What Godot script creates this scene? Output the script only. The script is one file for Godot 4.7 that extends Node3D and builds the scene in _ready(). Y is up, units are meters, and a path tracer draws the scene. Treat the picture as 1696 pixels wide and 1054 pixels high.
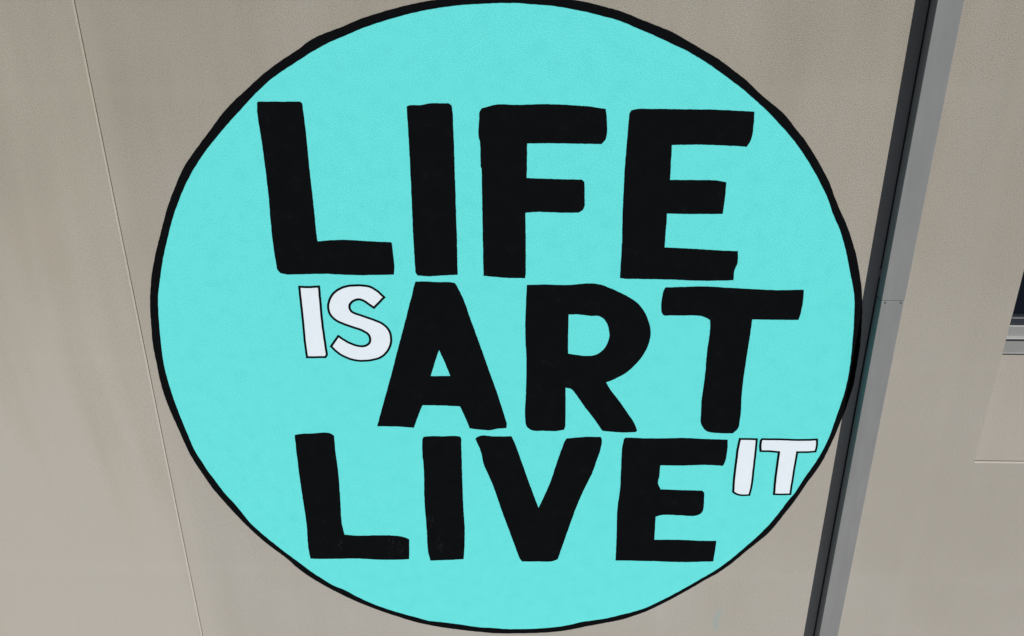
extends Node3D
# A round hand-painted mural on a stucco wall, seen from a drone that looks slightly down.
# The wall's face is the plane z = 0; x runs right along it, y is up, metres.

# Outlines of the painted shapes in millimetres from the mural's centre, as x, y pairs.
const MURAL_CENTRE := Vector2(-0.2192, 4.1422)
const MURAL_RADIUS := 2.2472
const RING_OUTER := [-1, 1, 3, 4, 7, 12, 13, 12, 12, 9, 5, -1, -1, 7, 8, 11, 12, 9, 12, 2, -6, -1, -3, -2, -6, -6, -3, -7, -8, -5, -6, -6, -8, -9, -10, -11, -13, -14, -15, -16, -15, -14, -13, -10, -8, -8, 0, 5, -3, -1, 1, 0, 0, 4, 4, 1, 3, 8, 14, 12, 9, 7, 2, 1, 3, 6, 8, 8, 7, 4, 5, 4, 1, 3, 4, 2, -2, -5, -2, 2, 2, -1, 0, -5, -9, -11, -12, -13, -15, -20, -22, -9, -1, 0, 0, 0, 1, 0, 0, 0, 1, 4, 3, 1, -3, -4, -4, -1, -1, -2, 0, 3, 5, 4, -1, 1, 7, 16, 16, 14, 7, 0, -6, -9, -11, -4, -3, -6, -9, -5, 2, -4, -11, -13, -17, -18, -10, -6, -8, -7, -8, -4, -2, 2]
const RING_INNER := [-42, -44, -45, -42, -39, -33, -35, -40, -39, -38, -39, -44, -38, -37, -35, -35, -35, -37, -40, -42, -45, -47, -50, -50, -50, -52, -56, -56, -56, -51, -53, -53, -54, -54, -57, -57, -58, -60, -59, -58, -58, -57, -58, -56, -55, -55, -51, -50, -51, -49, -45, -47, -51, -54, -53, -50, -45, -41, -38, -38, -40, -41, -44, -47, -46, -46, -45, -41, -44, -47, -48, -47, -45, -47, -49, -51, -52, -51, -47, -40, -45, -47, -52, -52, -59, -56, -47, -49, -52, -55, -55, -54, -46, -42, -38, -47, -41, -37, -35, -36, -38, -39, -35, -47, -53, -52, -47, -49, -43, -42, -41, -39, -39, -42, -50, -42, -33, -29, -21, -17, -23, -29, -34, -37, -38, -34, -34, -37, -40, -40, -41, -43, -49, -54, -49, -55, -49, -42, -39, -40, -44, -45, -42, -41]
const BIG_L := [-1374, 1665, -1369, 1670, -1129, 1669, -1116, 1658, -1115, 1612, -1113, 1446, -1114, 1252, -1112, 1040, -1113, 919, -1111, 839, -956, 849, -768, 839, -664, 835, -659, 822, -654, 672, -659, 627, -880, 622, -1096, 629, -1314, 623, -1362, 632, -1380, 661, -1385, 844, -1375, 1158, -1375, 1435, -1380, 1601]
const BIG_I := [-524, 1642, -508, 1649, -433, 1651, -399, 1658, -289, 1659, -268, 1647, -264, 1601, -263, 1380, -264, 1090, -264, 873, -267, 628, -363, 623, -447, 617, -513, 622, -526, 647, -527, 872, -524, 1090, -522, 1435, -523, 1568]
const BIG_F := [-111, 1612, -100, 1632, -61, 1642, -6, 1653, 103, 1650, 235, 1655, 453, 1646, 541, 1637, 598, 1628, 607, 1569, 605, 1459, 583, 1432, 392, 1434, 259, 1436, 158, 1434, 155, 1232, 284, 1227, 476, 1223, 491, 1209, 498, 1069, 487, 1039, 459, 1025, 332, 1025, 229, 1029, 148, 1023, 150, 851, 151, 651, 146, 608, 29, 610, -108, 622, -108, 788, -107, 1091, -106, 1289, -112, 1300, -113, 1441, -120, 1480, -115, 1568]
const BIG_E := [732, 1601, 743, 1620, 781, 1629, 1042, 1626, 1259, 1622, 1379, 1615, 1429, 1612, 1432, 1547, 1428, 1459, 1408, 1417, 1278, 1424, 1123, 1428, 983, 1426, 986, 1222, 1129, 1222, 1253, 1220, 1312, 1209, 1313, 1119, 1308, 1020, 1146, 1019, 983, 1021, 983, 810, 1140, 803, 1315, 792, 1421, 789, 1426, 709, 1414, 671, 1414, 602, 1239, 598, 1003, 605, 766, 608, 725, 613, 727, 817, 722, 1046, 722, 1279, 728, 1481]
const SMALL_I := [-1254, 541, -1194, 540, -1132, 544, -1133, 450, -1135, 297, -1131, 173, -1127, 77, -1138, 57, -1257, 55, -1259, 150, -1256, 318, -1255, 493]
const SMALL_S := [-730, 475, -799, 404, -823, 423, -851, 446, -883, 460, -916, 455, -942, 435, -953, 413, -950, 389, -933, 370, -889, 352, -829, 329, -770, 304, -732, 275, -709, 233, -705, 188, -711, 149, -735, 101, -771, 65, -820, 43, -883, 33, -945, 36, -1005, 57, -1054, 89, -1094, 134, -1041, 206, -1005, 178, -961, 152, -916, 137, -874, 139, -847, 159, -838, 189, -848, 221, -882, 246, -936, 268, -995, 290, -1044, 316, -1076, 352, -1087, 396, -1080, 440, -1057, 486, -1015, 524, -963, 546, -903, 553, -853, 552, -814, 544, -771, 517]
const MID_A := [-533, 572, -529, 581, -473, 582, -394, 578, -315, 578, -285, 572, -271, 547, -230, 446, -198, 337, -146, 171, -88, -23, -28, -222, 25, -422, 24, -458, -42, -465, -85, -476, -149, -473, -221, -463, -243, -394, -280, -297, -388, -292, -528, -290, -552, -349, -593, -464, -673, -457, -839, -455, -797, -315, -737, -123, -658, 144, -595, 356, -551, 508]
const MID_A_HOLE := [-402, 115, -370, 32, -337, -73, -463, -75, -438, 8]
const MID_R := [158, 563, 263, 566, 411, 564, 535, 575, 597, 571, 672, 544, 742, 510, 824, 461, 878, 403, 917, 322, 934, 252, 926, 169, 896, 90, 847, 17, 791, -40, 734, -77, 670, -109, 702, -165, 766, -254, 824, -343, 871, -420, 888, -469, 874, -480, 788, -482, 660, -472, 602, -381, 538, -291, 475, -195, 444, -157, 409, -150, 412, -279, 414, -433, 406, -466, 360, -476, 274, -477, 188, -471, 158, -443, 148, -380, 153, -171, 156, 44, 148, 239, 153, 466]
const MID_R_HOLE := [418, 368, 484, 368, 553, 359, 611, 357, 646, 330, 672, 269, 676, 205, 659, 153, 632, 114, 586, 85, 539, 80, 480, 86, 420, 95, 418, 216]
const MID_T := [998, 536, 1006, 552, 1112, 556, 1235, 560, 1393, 552, 1562, 543, 1708, 538, 1797, 541, 1845, 542, 1850, 478, 1848, 392, 1840, 342, 1755, 341, 1556, 343, 1553, 213, 1546, 4, 1545, -156, 1554, -376, 1546, -447, 1519, -480, 1434, -479, 1348, -466, 1314, -429, 1300, -394, 1293, -227, 1299, -51, 1297, 107, 1302, 287, 1297, 335, 1276, 350, 1229, 365, 1126, 366, 1012, 365, 997, 379, 988, 435, 990, 485]
const LOW_L := [-1403, -532, -1375, -525, -1273, -517, -1162, -515, -1136, -535, -1138, -641, -1134, -821, -1140, -1056, -1147, -1259, -1136, -1354, -1039, -1361, -910, -1355, -751, -1359, -704, -1371, -676, -1387, -686, -1563, -796, -1570, -904, -1571, -1055, -1564, -1272, -1571, -1402, -1572, -1408, -1474, -1400, -1290, -1404, -985, -1406, -789]
const LOW_I := [-542, -557, -533, -535, -481, -528, -411, -529, -321, -525, -286, -530, -280, -548, -282, -772, -282, -1092, -278, -1296, -286, -1479, -293, -1554, -387, -1563, -533, -1572, -545, -1497, -547, -1300, -551, -1046, -543, -776, -547, -657]
const LOW_V := [-185, -542, -166, -527, -138, -519, -72, -524, 57, -523, 80, -581, 124, -723, 180, -908, 241, -1100, 271, -1022, 325, -866, 367, -707, 409, -564, 424, -534, 549, -521, 647, -519, 657, -535, 655, -599, 627, -716, 602, -808, 561, -916, 509, -1066, 467, -1219, 425, -1376, 381, -1543, 346, -1560, 229, -1565, 129, -1567, 109, -1541, 54, -1354, -13, -1130, -78, -899, -137, -727, -146, -662]
const LOW_E := [805, -533, 815, -523, 962, -526, 1091, -524, 1199, -520, 1340, -526, 1489, -530, 1495, -600, 1488, -704, 1478, -735, 1368, -729, 1216, -736, 1059, -736, 1057, -828, 1053, -881, 1075, -932, 1209, -935, 1353, -938, 1372, -954, 1377, -1079, 1369, -1120, 1337, -1144, 1224, -1145, 1089, -1146, 1054, -1160, 1056, -1251, 1058, -1358, 1240, -1355, 1378, -1361, 1491, -1359, 1491, -1413, 1486, -1540, 1278, -1550, 1046, -1546, 794, -1545, 792, -1340, 787, -1089, 797, -952, 797, -753, 797, -597]
const TINY_I := [1569, -523, 1613, -523, 1679, -524, 1682, -614, 1684, -767, 1685, -899, 1678, -967, 1625, -970, 1594, -962, 1567, -944, 1562, -829, 1562, -698, 1563, -593]
const TINY_T := [1709, -533, 1715, -523, 1828, -523, 1974, -526, 2073, -521, 2079, -562, 2076, -613, 2026, -618, 1956, -620, 1955, -716, 1954, -823, 1954, -956, 1901, -959, 1845, -958, 1840, -873, 1838, -753, 1837, -621, 1790, -616, 1716, -614, 1710, -585]


const GROUND := 1.35         # height of the asphalt; the camera hovers about five metres over it
const TILE := 1.7            # metres per repeat of the stucco grain
const WALL_MAP_AREA := Rect2(-7.0, 0.0, 15.0, 9.0)

var stucco: StandardMaterial3D
var stucco_bay: StandardMaterial3D
var grain_height: NoiseTexture2D
var shake := FastNoiseLite.new()


func _ready() -> void:
	# ---- camera, sky, sun, exposure
	var cam := Camera3D.new()
	cam.name = "camera"
	cam.position = Vector3(0.0, 6.6, 4.8)
	cam.rotation_degrees = Vector3(-23.8053, 1.8475, -0.3422)
	cam.fov = 41.527
	cam.far = 400.0
	add_child(cam)
	cam.current = true

	var env := Environment.new()
	env.background_mode = Environment.BG_SKY
	var sky_mat := ProceduralSkyMaterial.new()
	sky_mat.sky_top_color = Color(0.22, 0.31, 0.47)
	sky_mat.sky_horizon_color = Color(0.50, 0.54, 0.54)
	sky_mat.sky_curve = 0.12
	sky_mat.ground_horizon_color = Color(0.42, 0.44, 0.45)
	sky_mat.ground_bottom_color = Color(0.2, 0.2, 0.2)
	sky_mat.sun_angle_max = 4.0
	var sky := Sky.new()
	sky.sky_material = sky_mat
	env.sky = sky
	env.background_energy_multiplier = 0.78
	env.tonemap_mode = Environment.TONE_MAPPER_LINEAR
	env.tonemap_exposure = 1.13
	env.sdfgi_enabled = true
	env.ssao_enabled = true
	env.ssil_enabled = true
	var we := WorldEnvironment.new()
	we.name = "daylight"
	we.environment = env
	add_child(we)

	var sun := DirectionalLight3D.new()
	sun.name = "sun"
	sun.light_energy = 1.6
	sun.light_color = Color(1.0, 0.98, 0.95)
	sun.light_angular_distance = 0.5
	sun.shadow_enabled = true
	add_child(sun)
	var az := deg_to_rad(40.5)
	var el := deg_to_rad(48.0)
	var toward := Vector3(sin(az) * cos(el), sin(el), cos(az) * cos(el))
	sun.position = toward * 30.0
	sun.look_at_from_position(toward * 30.0, Vector3.ZERO, Vector3.UP)

	shake.seed = 11
	shake.noise_type = FastNoiseLite.TYPE_SIMPLEX
	shake.frequency = 1.0

	make_materials()
	make_ground()
	make_wall()
	make_downspout()
	make_mural()


# ------------------------------------------------------------------ helpers

func tag(o: Node, label: String, category: String, kind := "") -> void:
	if label:
		o.set_meta("label", label)
	if category:
		o.set_meta("category", category)
	if kind:
		o.set_meta("kind", kind)


func base(called: String, at := Vector3.ZERO) -> Node3D:
	var o := Node3D.new()
	o.name = called
	o.position = at
	add_child(o, true)
	return o


func build(called: String, st: SurfaceTool, mat: Material, parent: Node = self) -> MeshInstance3D:
	var o := MeshInstance3D.new()
	o.name = called
	o.mesh = st.commit()
	o.mesh.surface_set_material(0, mat)
	o.cast_shadow = GeometryInstance3D.SHADOW_CASTING_SETTING_ON
	parent.add_child(o, true)
	if parent is Node3D and parent != self:
		var up: Node = parent
		var shift := Vector3.ZERO
		while up != self:
			shift += (up as Node3D).position
			up = up.get_parent()
		o.position = -shift      # shapes are given in the wall's own coordinates
	return o


func begin() -> SurfaceTool:
	var st := SurfaceTool.new()
	st.begin(Mesh.PRIMITIVE_TRIANGLES)
	return st


func put(st: SurfaceTool, p: Vector3, n: Vector3) -> void:
	st.set_normal(n)
	var wuv := Vector2((p.x - WALL_MAP_AREA.position.x) / WALL_MAP_AREA.size.x, 1.0 - (p.y - WALL_MAP_AREA.position.y) / WALL_MAP_AREA.size.y)
	st.set_uv(Vector2(p.x, -p.y))
	st.set_uv2(wuv)
	st.add_vertex(p)


func tri(st: SurfaceTool, a: Vector3, b: Vector3, c: Vector3, n: Vector3) -> void:
	# front faces run clockwise as seen from the normal's side
	if (b - a).cross(c - a).dot(n) > 0.0:
		var t := b
		b = c
		c = t
	put(st, a, n)
	put(st, b, n)
	put(st, c, n)


func quad(st: SurfaceTool, a: Vector3, b: Vector3, c: Vector3, d: Vector3, hint: Vector3) -> void:
	var n := (b - a).cross(c - a).normalized()
	if n.length() < 0.5:
		n = (c - a).cross(d - a).normalized()
	if n.dot(hint) < 0.0:
		n = -n
	tri(st, a, b, c, n)
	tri(st, a, c, d, n)


# A box whose edges are cut off by c.
func bevel_box(st: SurfaceTool, lo: Vector3, hi: Vector3, c := 0.002) -> void:
	var mid := (lo + hi) * 0.5
	var h := (hi - lo) * 0.5
	for axis in 3:
		var u := (axis + 1) % 3
		var v := (axis + 2) % 3
		for s in [-1.0, 1.0]:
			var n := Vector3.ZERO
			n[axis] = s
			var q: Array[Vector3] = []
			for k in [[-1, -1], [1, -1], [1, 1], [-1, 1]]:
				var p := Vector3.ZERO
				p[axis] = s * h[axis]
				p[u] = k[0] * (h[u] - c)
				p[v] = k[1] * (h[v] - c)
				q.append(mid + p)
			quad(st, q[0], q[1], q[2], q[3], n)
	for axis in 3:
		var u := (axis + 1) % 3
		var v := (axis + 2) % 3
		for su in [-1.0, 1.0]:
			for sv in [-1.0, 1.0]:
				var q: Array[Vector3] = []
				for k in [[-1, 0], [1, 0], [1, 1], [-1, 1]]:
					var p := Vector3.ZERO
					p[axis] = k[0] * (h[axis] - c)
					p[u] = su * (h[u] - (c if k[1] == 1 else 0.0))
					p[v] = sv * (h[v] - (0.0 if k[1] == 1 else c))
					q.append(mid + p)
				var n := Vector3.ZERO
				n[u] = su
				n[v] = sv
				quad(st, q[0], q[1], q[2], q[3], n)
	for sx in [-1.0, 1.0]:
		for sy in [-1.0, 1.0]:
			for sz in [-1.0, 1.0]:
				var n := Vector3(sx, sy, sz)
				tri(st, mid + Vector3(sx * h.x, sy * (h.y - c), sz * (h.z - c)), mid + Vector3(sx * (h.x - c), sy * h.y, sz * (h.z - c)), mid + Vector3(sx * (h.x - c), sy * (h.y - c), sz * h.z), n.normalized())


func box(lo: Vector3, hi: Vector3, c := 0.002) -> SurfaceTool:
	var st := begin()
	bevel_box(st, lo, hi, c)
	return st


# ------------------------------------------------------------------ painted outlines

func outline(mm: Array) -> PackedVector2Array:
	var p := PackedVector2Array()
	for i in mm.size() / 2:
		p.append(MURAL_CENTRE + Vector2(mm[2 * i], mm[2 * i + 1]) * 0.001)
	return p


# Rounds the soft bends, keeps the corners, and gives the edge a brush's unevenness.
func brushed(mm: Array, wobble := 0.0012) -> PackedVector2Array:
	var p := outline(mm)
	var n := p.size()
	var r := PackedVector2Array()
	for i in n:
		var a := p[i]
		var b := p[(i + 1) % n]
		var before := a - p[(i + n - 1) % n]
		var along := b - a
		var after := p[(i + 2) % n] - b
		var l := along.length()
		var ta := along
		var tb := along
		if absf(before.angle_to(along)) < 0.75:
			ta = (before.normalized() * l + along).normalized() * l if before.length() > l * 0.25 else along
		if absf(along.angle_to(after)) < 0.75:
			tb = (after.normalized() * l + along).normalized() * l if after.length() > l * 0.25 else along
		var steps := clampi(int(ceil(l / 0.011)), 1, 60)
		var side := along.orthogonal().normalized()
		for k in steps:
			var t := float(k) / steps
			var t2 := t * t
			var t3 := t2 * t
			var q := a * (2 * t3 - 3 * t2 + 1) + ta * (t3 - 2 * t2 + t) + b * (-2 * t3 + 3 * t2) + tb * (t3 - t2)
			q += side * wobble * (shake.get_noise_2d(q.x * 13.0, q.y * 13.0) + 0.8 * shake.get_noise_2d(q.x * 45.0 + 9.0, q.y * 45.0))
			r.append(q)
	return r


func grown(p: PackedVector2Array, by: float) -> PackedVector2Array:
	var best := PackedVector2Array()
	for q in Geometry2D.offset_polygon(p, by, Geometry2D.JOIN_MITER):
		if best.is_empty() or absf(area(q)) > absf(area(best)):
			best = q
	return best


func area(p: PackedVector2Array) -> float:
	var s := 0.0
	for i in p.size():
		s += p[i].cross(p[(i + 1) % p.size()])
	return s * 0.5


# Joins a hole to its outline by a slit.
func with_hole(p: PackedVector2Array, hole: PackedVector2Array) -> PackedVector2Array:
	if area(p) < 0.0:
		p.reverse()
	if area(hole) > 0.0:
		hole.reverse()
	var bi := 0
	var bj := 0
	var least := 1e9
	for i in p.size():
		for j in hole.size():
			var d := p[i].distance_squared_to(hole[j])
			if d < least:
				least = d
				bi = i
				bj = j
	var r := PackedVector2Array()
	for i in bi + 1:
		r.append(p[i])
	for j in hole.size() + 1:
		r.append(hole[(bj + j) % hole.size()])
	var back := (p[(bi + 1) % p.size()] - p[bi]).normalized() * 0.00005
	r[r.size() - 1] += (hole[(bj - 1 + hole.size()) % hole.size()] - hole[bj]).normalized() * 0.00005
	r.append(p[bi] + back)
	for i in range(bi + 1, p.size()):
		r.append(p[i])
	return r


# A coat of paint with the given outline: its face at height z over the wall, its edge down to z0.
func coat(p: PackedVector2Array, z: float, z0: float, rims: Array = []) -> SurfaceTool:
	var st := begin()
	var t := Geometry2D.triangulate_polygon(p)
	if t.is_empty():
		push_warning("an outline could not be filled")
	for i in t.size() / 3:
		var a := p[t[3 * i]]
		var b := p[t[3 * i + 1]]
		var c := p[t[3 * i + 2]]
		tri(st, Vector3(a.x, a.y, z), Vector3(b.x, b.y, z), Vector3(c.x, c.y, z), Vector3.BACK)
	for rim in (rims if rims else [p]):
		rim_down(st, rim, z, z0)
	return st


func rim_down(st: SurfaceTool, p: PackedVector2Array, z: float, z0: float) -> void:
	var out := 1.0 if area(p) > 0.0 else -1.0
	for i in p.size():
		var a := p[i]
		var b := p[(i + 1) % p.size()]
		var n := (b - a).normalized()
		var hint := Vector3(n.y, -n.x, 0.0) * out
		quad(st, Vector3(a.x, a.y, z), Vector3(b.x, b.y, z), Vector3(b.x, b.y, z0), Vector3(a.x, a.y, z0), hint)


# ------------------------------------------------------------------ materials

func noise_texture(seed_: int, frequency: float, size: int, octaves: int, ramp: Gradient = null) -> NoiseTexture2D:
	var n := FastNoiseLite.new()
	n.seed = seed_
	n.noise_type = FastNoiseLite.TYPE_SIMPLEX_SMOOTH
	n.frequency = frequency
	n.fractal_octaves = octaves
	n.fractal_gain = 0.6
	var t := NoiseTexture2D.new()
	t.width = size
	t.height = size
	t.seamless = true
	t.noise = n
	if ramp:
		t.color_ramp = ramp
	return t


func ramp(stops: Array) -> Gradient:
	var g := Gradient.new()
	var at := PackedFloat32Array()
	var c := PackedColorArray()
	for s in stops:
		at.append(s[0])
		c.append(s[1])
	g.offsets = at
	g.colors = c
	return g


func grey(linear_value: float) -> Color:
	return Color(linear_value, linear_value, linear_value).linear_to_srgb()


# Stains, streaks and a painted-in sunlight falloff on the wall, in the wall's own coordinates: a factor on the stucco's colour.
func weather_and_shade_image() -> Image:
	var w := 900
	var h := 540
	var n := FastNoiseLite.new()
	n.seed = 5
	n.noise_type = FastNoiseLite.TYPE_SIMPLEX_SMOOTH
	n.frequency = 1.0
	n.fractal_octaves = 3
	var im := Image.create(w, h, false, Image.FORMAT_RGB8)
	for j in h:
		var y := WALL_MAP_AREA.end.y - (j + 0.5) / h * WALL_MAP_AREA.size.y
		var high := smoothstep(1.8, 8.0, y)
		for i in w:
			var x := WALL_MAP_AREA.position.x + (i + 0.5) / w * WALL_MAP_AREA.size.x
			var blotch := n.get_noise_2d(x * 0.7, y * 0.7)
			var streak := n.get_noise_2d(x * 2.4 + 40.0 + 0.12 * sin(y * 1.7), y * 0.22)
			var fine := n.get_noise_2d(x * 7.0 + 90.0, y * 1.1)
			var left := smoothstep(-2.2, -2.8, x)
			# darker with height: the sunlight falloff painted in, broken by uneven rain runs
			var shade_and_runs := high * (0.17 + 0.14 * left + 0.06 * n.get_noise_2d(x * 1.5 + 300.0, y * 0.2) + 0.04 * fine)
			var dirt_and_shade := 0.045 * blotch + (0.014 + 0.06 * left) * streak + 0.012 * fine - maxf(shade_and_runs, 0.0)
			var v := clampf(0.90 + 0.13 * left - 0.03 * smoothstep(2.13, 2.15, x) + dirt_and_shade, 0.5, 1.0)  # left panel painted lighter, imitating sunlight thrown back by rough stucco
			var warm := clampf(-dirt_and_shade * 0.3, -0.03, 0.05)
			var c := Color(v, v * (1.0 - 0.4 * warm), v * (1.0 - 1.6 * warm))
			# a faint run of turquoise paint under the mural
			var dx := (x - 1.345 - 0.012 * sin(y * 30.0)) / 0.022
			var dy := (y - 2.06) / 0.105
			var run := exp(-dx * dx) * (1.0 - smoothstep(0.75, 1.05, absf(dy)))
			c = c.lerp(Color(c.r * 0.78, c.g * 1.04, c.b * 1.12), 0.75 * run)
			im.set_pixel(i, j, Color(minf(c.r, 1.0), minf(c.g, 1.0), minf(c.b, 1.0)).linear_to_srgb())
	return im


func textured(albedo: Color, grain: Texture2D, relief: float, rough := 0.95, spec := 0.2) -> StandardMaterial3D:
	var m := StandardMaterial3D.new()
	m.albedo_color = albedo
	m.albedo_texture = grain
	m.roughness = rough
	m.metallic_specular = spec
	m.uv1_triplanar = true
	m.uv1_world_triplanar = true
	m.uv1_scale = Vector3.ONE / TILE
	if relief > 0.0:
		m.heightmap_enabled = true
		m.heightmap_texture = grain_height
		m.heightmap_scale = relief
	return m


func make_materials() -> void:
	grain_height = noise_texture(3, 0.24, 1024, 3)
	var speckle := noise_texture(8, 0.26, 1024, 3, ramp([[0.0, grey(0.1)], [0.3, grey(0.69)], [0.7, grey(0.98)], [1.0, grey(1.0)]]))
	var weather_and_shade := ImageTexture.create_from_image(weather_and_shade_image())
	stucco = textured(Color(0.530, 0.506, 0.461).linear_to_srgb(), speckle, 0.105)
	stucco.detail_enabled = true
	stucco.detail_albedo = weather_and_shade
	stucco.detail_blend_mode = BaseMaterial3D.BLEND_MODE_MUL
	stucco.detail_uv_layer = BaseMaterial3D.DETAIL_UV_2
	stucco_bay = stucco.duplicate()
	stucco_bay.albedo_color = Color(0.56, 0.53, 0.485).linear_to_srgb()


# ------------------------------------------------------------------ setting

func make_ground() -> void:
	var concrete := textured(Color(0.2, 0.195, 0.185).linear_to_srgb(), noise_texture(21, 0.02, 512, 5, ramp([[0.0, grey(0.8)], [1.0, grey(1.0)]])), 0.05, 0.9)
	var tar := textured(Color(0.062, 0.062, 0.064).linear_to_srgb(), noise_texture(22, 0.15, 512, 3, ramp([[0.0, grey(0.5)], [1.0, grey(1.0)]])), 0.2, 0.9)
	var st := begin()
	quad(st, Vector3(-150, GROUND, 150), Vector3(150, GROUND, 150), Vector3(150, GROUND, -150), Vector3(-150, GROUND, -150), Vector3.UP)
	tag(build("ground", st, tar), "dark asphalt ground spreading out in front of the building", "", "structure")
	tag(build("pavement", box(Vector3(-12.0, GROUND - 0.05, 0.002), Vector3(12.0, GROUND + 0.12, 6.0), 0.012), concrete), "grey concrete pavement at the foot of the stucco wall", "", "structure")


func panel(parent: Node3D, x0: float, x1: float, y0: float, y1: float, z := 0.0, c := 0.004, mat: Material = null) -> void:
	build("stucco_panel", box(Vector3(x0, y0, z - 0.055), Vector3(x1, y1, z), c), mat if mat else stucco, parent)


func make_wall() -> void:
	var wall := base("stucco_building", Vector3(0, GROUND, -0.2))
	tag(wall, "sand coloured stucco building front with grooved panel joints and a dark window", "building")
	panel(wall, -7.0, -2.5345, 1.36, 9.0, 0.0, 0.007)
	panel(wall, -2.530, 2.135, 1.36, 9.0, 0.0, 0.005)
	panel(wall, 2.139, 2.9139, 1.938, 9.0, 0.0, 0.0004)
	panel(wall, 2.139, 2.9139, 1.36, 1.9345, 0.0, 0.0004)
	panel(wall, 2.9141, 4.60, 1.36, 3.453, -0.0006, 0.0004)
	panel(wall, 2.90, 4.60, 3.460, 4.252, -0.017, 0.002, stucco_bay)
	panel(wall, 2.914, 4.60, 6.30, 9.0, 0.0, 0.004)
	panel(wall, 4.604, 8.0, 1.36, 9.0, 0.0, 0.005)
	var back := begin()
	bevel_box(back, Vector3(-7.0, 0.0, -0.35), Vector3(2.910, 9.0, -0.058))
	bevel_box(back, Vector3(4.606, 0.0, -0.35), Vector3(8.0, 9.0, -0.058))
	bevel_box(back, Vector3(2.912, 0.0, -0.35), Vector3(4.604, 4.235, -0.090))
	bevel_box(back, Vector3(2.912, 6.31, -0.35), Vector3(4.604, 9.0, -0.090))
	build("backing_wall", back, stucco, wall)

	# the window: a dark frame and pane over two folded strips of grey metal
	var dark := StandardMaterial3D.new()
	dark.albedo_color = Color(0.022, 0.026, 0.036).linear_to_srgb()
	dark.roughness = 0.4
	var metal := StandardMaterial3D.new()
	metal.albedo_color = Color(0.255, 0.265, 0.265).linear_to_srgb()
	metal.roughness = 0.5
	metal.albedo_texture = noise_texture(31, 0.006, 256, 4, ramp([[0.0, grey(0.88)], [1.0, grey(1.0)]]))
	var glass := StandardMaterial3D.new()
	glass.albedo_color = Color(0.05, 0.09, 0.15, 0.35)
	glass.transparency = BaseMaterial3D.TRANSPARENCY_ALPHA
	glass.roughness = 0.03
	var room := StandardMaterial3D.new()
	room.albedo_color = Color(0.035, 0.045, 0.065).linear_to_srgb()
	var window := Node3D.new()
	window.name = "window"
	wall.add_child(window, true)
	var fr := begin()
	bevel_box(fr, Vector3(2.913, 4.36, -0.13), Vector3(2.955, 6.30, -0.062))
	bevel_box(fr, Vector3(4.56, 4.36, -0.13), Vector3(4.603, 6.30, -0.062))
	bevel_box(fr, Vector3(2.955, 4.40, -0.128), Vector3(4.56, 4.478, -0.064))
	bevel_box(fr, Vector3(2.955, 6.25, -0.128), Vector3(4.56, 6.309, -0.064))
	bevel_box(fr, Vector3(3.745, 4.478, -0.126), Vector3(3.785, 6.25, -0.066))
	build("frame", fr, dark, window)
	build("pane", box(Vector3(2.955, 4.478, -0.098), Vector3(3.745, 6.25, -0.092), 0.0005), glass, window)
	build("pane", box(Vector3(3.785, 4.478, -0.098), Vector3(4.56, 6.25, -0.092), 0.0005), glass, window)
	var sill := begin()
	bevel_box(sill, Vector3(2.914, 4.352, -0.061), Vector3(4.602, 4.430, -0.045), 0.0015)
	bevel_box(sill, Vector3(2.914, 4.358, -0.045), Vector3(4.602, 4.365, -0.003), 0.0015)
	bevel_box(sill, Vector3(2.914, 4.262, -0.061), Vector3(4.602, 4.3575, -0.016), 0.0015)
	bevel_box(sill, Vector3(2.914, 4.257, -0.061), Vector3(4.602, 4.2618, -0.008), 0.001)
	build("sill", sill, metal, window)
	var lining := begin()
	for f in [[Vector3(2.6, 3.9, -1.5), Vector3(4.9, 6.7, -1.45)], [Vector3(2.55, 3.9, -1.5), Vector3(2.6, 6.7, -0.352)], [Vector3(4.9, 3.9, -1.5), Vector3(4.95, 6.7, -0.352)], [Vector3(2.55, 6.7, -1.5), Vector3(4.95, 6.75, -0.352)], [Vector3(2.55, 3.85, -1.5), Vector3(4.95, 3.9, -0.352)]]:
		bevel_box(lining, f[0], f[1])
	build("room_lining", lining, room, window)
	build("coping", box(Vector3(-7.02, 9.0, -0.4), Vector3(8.02, 9.06, 0.04)), metal, wall)


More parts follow.
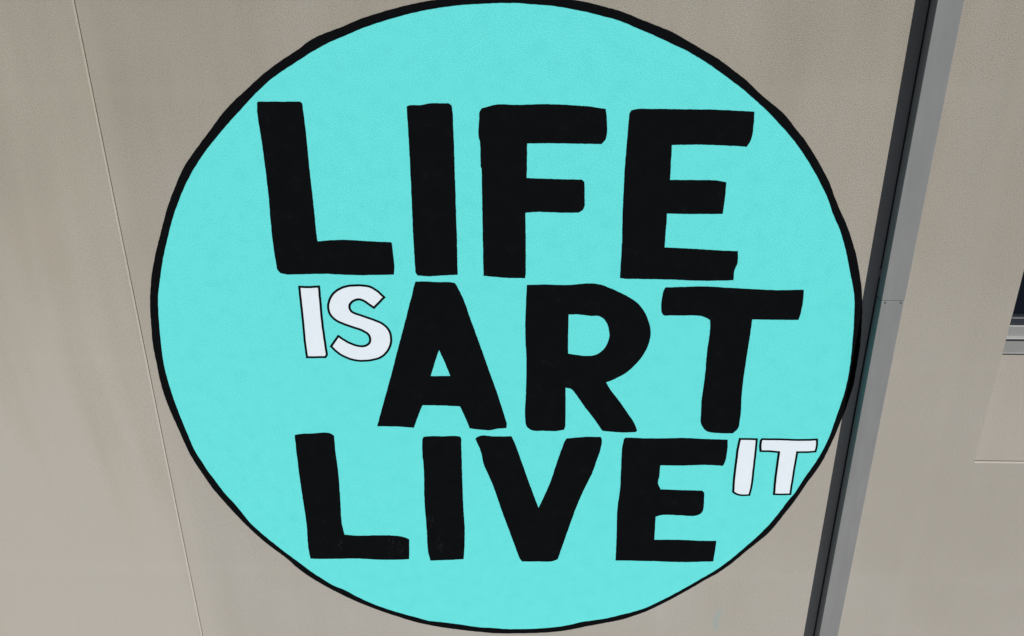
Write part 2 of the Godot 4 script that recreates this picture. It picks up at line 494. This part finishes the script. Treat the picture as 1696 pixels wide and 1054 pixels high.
func make_downspout() -> void:
	var metal := StandardMaterial3D.new()
	metal.albedo_color = Color(0.235, 0.247, 0.25).linear_to_srgb()
	metal.albedo_texture = noise_texture(41, 0.012, 512, 4, ramp([[0.0, grey(0.86)], [1.0, grey(1.0)]]))
	metal.uv1_triplanar = true
	metal.uv1_world_triplanar = true
	metal.uv1_scale = Vector3(1.2, 0.25, 1.2)
	metal.roughness = 0.55
	metal.metallic_specular = 0.2
	var screw_metal := StandardMaterial3D.new()
	screw_metal.albedo_color = Color(0.05, 0.05, 0.05).linear_to_srgb()
	screw_metal.roughness = 0.5
	var d := base("downspout", Vector3(2.135, GROUND + 0.12, 0.05))
	tag(d, "grey square metal downspout with one screwed joint, beside the turquoise mural", "downspout")
	build("upper_section", box(Vector3(2.0655, 4.650, 0.012), Vector3(2.2045, 8.95, 0.0915), 0.003), metal, d)
	build("lower_section", box(Vector3(2.067, GROUND + 0.125, 0.012), Vector3(2.203, 4.647, 0.0895), 0.003), metal, d)
	build("coupling", box(Vector3(2.071, 4.60, 0.016), Vector3(2.199, 4.70, 0.085), 0.003), screw_metal, d)
	for x in [2.0915, 2.1835]:
		var st := begin()
		for k in 10:
			var a := TAU * k / 10.0
			var b := TAU * (k + 1) / 10.0
			var c := Vector3(x, 4.640, 0.0935)
			var pa := Vector3(x + 0.0048 * cos(a), 4.640 + 0.0048 * sin(a), 0.0918)
			var pb := Vector3(x + 0.0048 * cos(b), 4.640 + 0.0048 * sin(b), 0.0918)
			tri(st, c, pa, pb, Vector3.BACK)
			quad(st, pa, pb, Vector3(pb.x, pb.y, 0.0892), Vector3(pa.x, pa.y, 0.0892), Vector3(cos(a), sin(a), 0))
		build("screw", st, screw_metal, d)
	var gap_black := StandardMaterial3D.new()
	gap_black.albedo_color = Color(0.012, 0.012, 0.012).linear_to_srgb()
	gap_black.roughness = 0.9
	build("gap_shade_strip", box(Vector3(2.0615, GROUND + 0.125, 0.0005), Vector3(2.2015, 8.95, 0.0118), 0.002), gap_black, d)  # added black strip in the gap behind the downspout, standing in for contact shade
	build("bracket", box(Vector3(2.055, 4.775, 0.0002), Vector3(2.2065, 4.825, 0.0123), 0.001), metal, d)


# ------------------------------------------------------------------ the mural

# Paint rolled and brushed on: fine grain from the stucco under it, broad uneven coats over that.
func paint(albedo: Color, seed_: int, low: float, coats: Array, frequency := 0.2, spec := 0.15) -> StandardMaterial3D:
	var m := textured(albedo.linear_to_srgb(), noise_texture(seed_, frequency, 1024, 4, ramp([[0.0, grey(low)], [0.5, grey((1.0 + low) * 0.5)], [1.0, grey(1.0)]])), 0.1, 0.9, spec)
	m.detail_enabled = true
	m.detail_albedo = noise_texture(seed_ + 20, 0.02, 1024, 5, ramp(coats))
	m.uv2_scale = Vector3(5.0, 3.0, 1.0)
	m.detail_blend_mode = BaseMaterial3D.BLEND_MODE_MUL
	m.detail_uv_layer = BaseMaterial3D.DETAIL_UV_2
	return m


# Faint rubbed marks, thin upright slivers of greyer paint.
func scuffs(on: MeshInstance3D, spots: Array) -> void:
	var rng := RandomNumberGenerator.new()
	rng.seed = 4
	var grey_paint := StandardMaterial3D.new()
	grey_paint.albedo_color = Color(0.0125, 0.014, 0.0165).linear_to_srgb()
	grey_paint.roughness = 0.8
	grey_paint.metallic_specular = 0.1
	var st := begin()
	for s in spots:
		for k in 9:
			var c := MURAL_CENTRE + Vector2(s[0], s[1]) + Vector2(rng.randf_range(-0.022, 0.022), rng.randf_range(-0.04, 0.04))
			var w := rng.randf_range(0.0015, 0.004)
			var h := rng.randf_range(0.006, 0.022)
			var lean := rng.randf_range(-0.003, 0.003)
			quad(st, Vector3(c.x - w, c.y - h, 0.0034), Vector3(c.x + w * 0.4, c.y - h * 0.8, 0.0034), Vector3(c.x + w + lean, c.y + h, 0.0034), Vector3(c.x - w * 0.3 + lean, c.y + h * 0.7, 0.0034), Vector3.BACK)
	build("scuff", st, grey_paint, on).set_meta("kind", "stuff")


func letter(parent: Node3D, mm: Array, mat: Material, label: String, hole: Array = []) -> MeshInstance3D:
	var p := brushed(mm)
	var rims := [p.duplicate()]
	if hole:
		var h := brushed(hole)
		rims.append(h.duplicate())
		p = with_hole(p, h)
	var o := build("letter", coat(p, 0.0028, 0.0012, rims), mat, parent)
	o.set_meta("label", label)
	return o


func white_letter(parent: Node3D, mm: Array, black: Material, white: Material, label: String) -> void:
	var p := brushed(mm, 0.0008)
	var o := build("letter", coat(grown(p, 0.0074), 0.0028, 0.0012), black, parent)
	o.set_meta("label", label)
	build("fill", coat(grown(p, -0.0074), 0.004, 0.0028), white, o)


func make_mural() -> void:
	var turquoise := paint(Color(0.176, 0.94, 0.94), 51, 0.6, [[0.0, Color(0.945, 0.972, 0.975)], [0.45, Color(0.98, 0.99, 0.99)], [1.0, Color(1, 1, 1)]])
	var black := paint(Color(0.0105, 0.0118, 0.0142), 52, 0.7, [[0.0, grey(0.46)], [0.7, grey(0.54)], [0.85, grey(0.62)], [0.95, grey(0.9)], [1.0, grey(1.0)]], 0.12, 0.05)
	var white := paint(Color(0.775, 0.87, 0.95), 53, 0.95, [[0.0, grey(0.96)], [0.5, grey(0.98)], [1.0, grey(1.0)]])
	var mural := base("painted_mural", Vector3(MURAL_CENTRE.x, MURAL_CENTRE.y, 0.0))
	tag(mural, "round turquoise mural with black ring and hand painted black and white lettering", "mural")

	var n := RING_OUTER.size()
	var fine := 6
	var disc := begin()
	var ring := begin()
	var c := Vector3(MURAL_CENTRE.x, MURAL_CENTRE.y, 0.0015)
	var o: Array[Vector2] = []
	var i: Array[Vector2] = []
	for k in n * fine:
		var a := TAU * k / (n * fine)
		var dir := Vector2(cos(a), sin(a))
		var wob := 0.0013 * shake.get_noise_2d(a * 30.0, 3.0) + 0.0010 * shake.get_noise_2d(a * 110.0, 7.0)
		var wob2 := 0.0013 * shake.get_noise_2d(a * 30.0, 13.0) + 0.0010 * shake.get_noise_2d(a * 110.0, 17.0)
		o.append(MURAL_CENTRE + dir * (MURAL_RADIUS + 0.001 * spline(RING_OUTER, k, fine) + wob))
		i.append(MURAL_CENTRE + dir * (MURAL_RADIUS + 0.001 * spline(RING_INNER, k, fine) + wob2))
	for k in o.size():
		var l := (k + 1) % o.size()
		var m0 := o[k].lerp(i[k], 0.5)
		var m1 := o[l].lerp(i[l], 0.5)
		tri(disc, c, Vector3(m0.x, m0.y, 0.0015), Vector3(m1.x, m1.y, 0.0015), Vector3.BACK)
		quad(ring, Vector3(o[k].x, o[k].y, 0.0028), Vector3(o[l].x, o[l].y, 0.0028), Vector3(i[l].x, i[l].y, 0.0028), Vector3(i[k].x, i[k].y, 0.0028), Vector3.BACK)
		var away := Vector3(o[k].x - c.x, o[k].y - c.y, 0.0).normalized()
		quad(ring, Vector3(o[k].x, o[k].y, 0.0028), Vector3(o[l].x, o[l].y, 0.0028), Vector3(o[l].x, o[l].y, 0.0), Vector3(o[k].x, o[k].y, 0.0), away)
		quad(ring, Vector3(i[k].x, i[k].y, 0.0028), Vector3(i[l].x, i[l].y, 0.0028), Vector3(i[l].x, i[l].y, 0.0012), Vector3(i[k].x, i[k].y, 0.0012), -away)
	build("disc", disc, turquoise, mural)
	build("ring", ring, black, mural)

	letter(mural, BIG_L, black, "tall black letter L that begins the top word LIFE")
	letter(mural, BIG_I, black, "tall black letter I of the top word LIFE")
	letter(mural, BIG_F, black, "black letter F of the top word LIFE")
	letter(mural, BIG_E, black, "black letter E that ends the top word LIFE")
	white_letter(mural, SMALL_I, black, white, "white letter I with black outline, of the word IS")
	white_letter(mural, SMALL_S, black, white, "curved white letter S with black outline, of the word IS")
	letter(mural, MID_A, black, "black letter A that begins the middle word ART", MID_A_HOLE)
	letter(mural, MID_R, black, "black letter R of the middle word ART", MID_R_HOLE)
	letter(mural, MID_T, black, "black letter T that ends the middle word ART")
	scuffs(letter(mural, LOW_L, black, "black letter L that begins the bottom word LIVE"), [[-1.182, -1.446], [-0.807, -1.423], [-0.744, -1.454]])
	scuffs(letter(mural, LOW_I, black, "black letter I of the bottom word LIVE"), [[-0.463, -1.460], [-0.517, -1.229], [-0.465, -1.406]])
	letter(mural, LOW_V, black, "black letter V of the bottom word LIVE")
	letter(mural, LOW_E, black, "black letter E that ends the bottom word LIVE")
	white_letter(mural, TINY_I, black, white, "small white letter I with black outline, of the word IT")
	white_letter(mural, TINY_T, black, white, "small white letter T with black outline, of the word IT")


# Reads a closed row of deviations smoothly between its values.
func spline(row: Array, k: int, fine: int) -> float:
	var n := row.size()
	var j := k / fine
	var t := float(k % fine) / fine
	return cubic_interpolate(row[j], row[(j + 1) % n], row[(j - 1 + n) % n], row[(j + 2) % n], t)
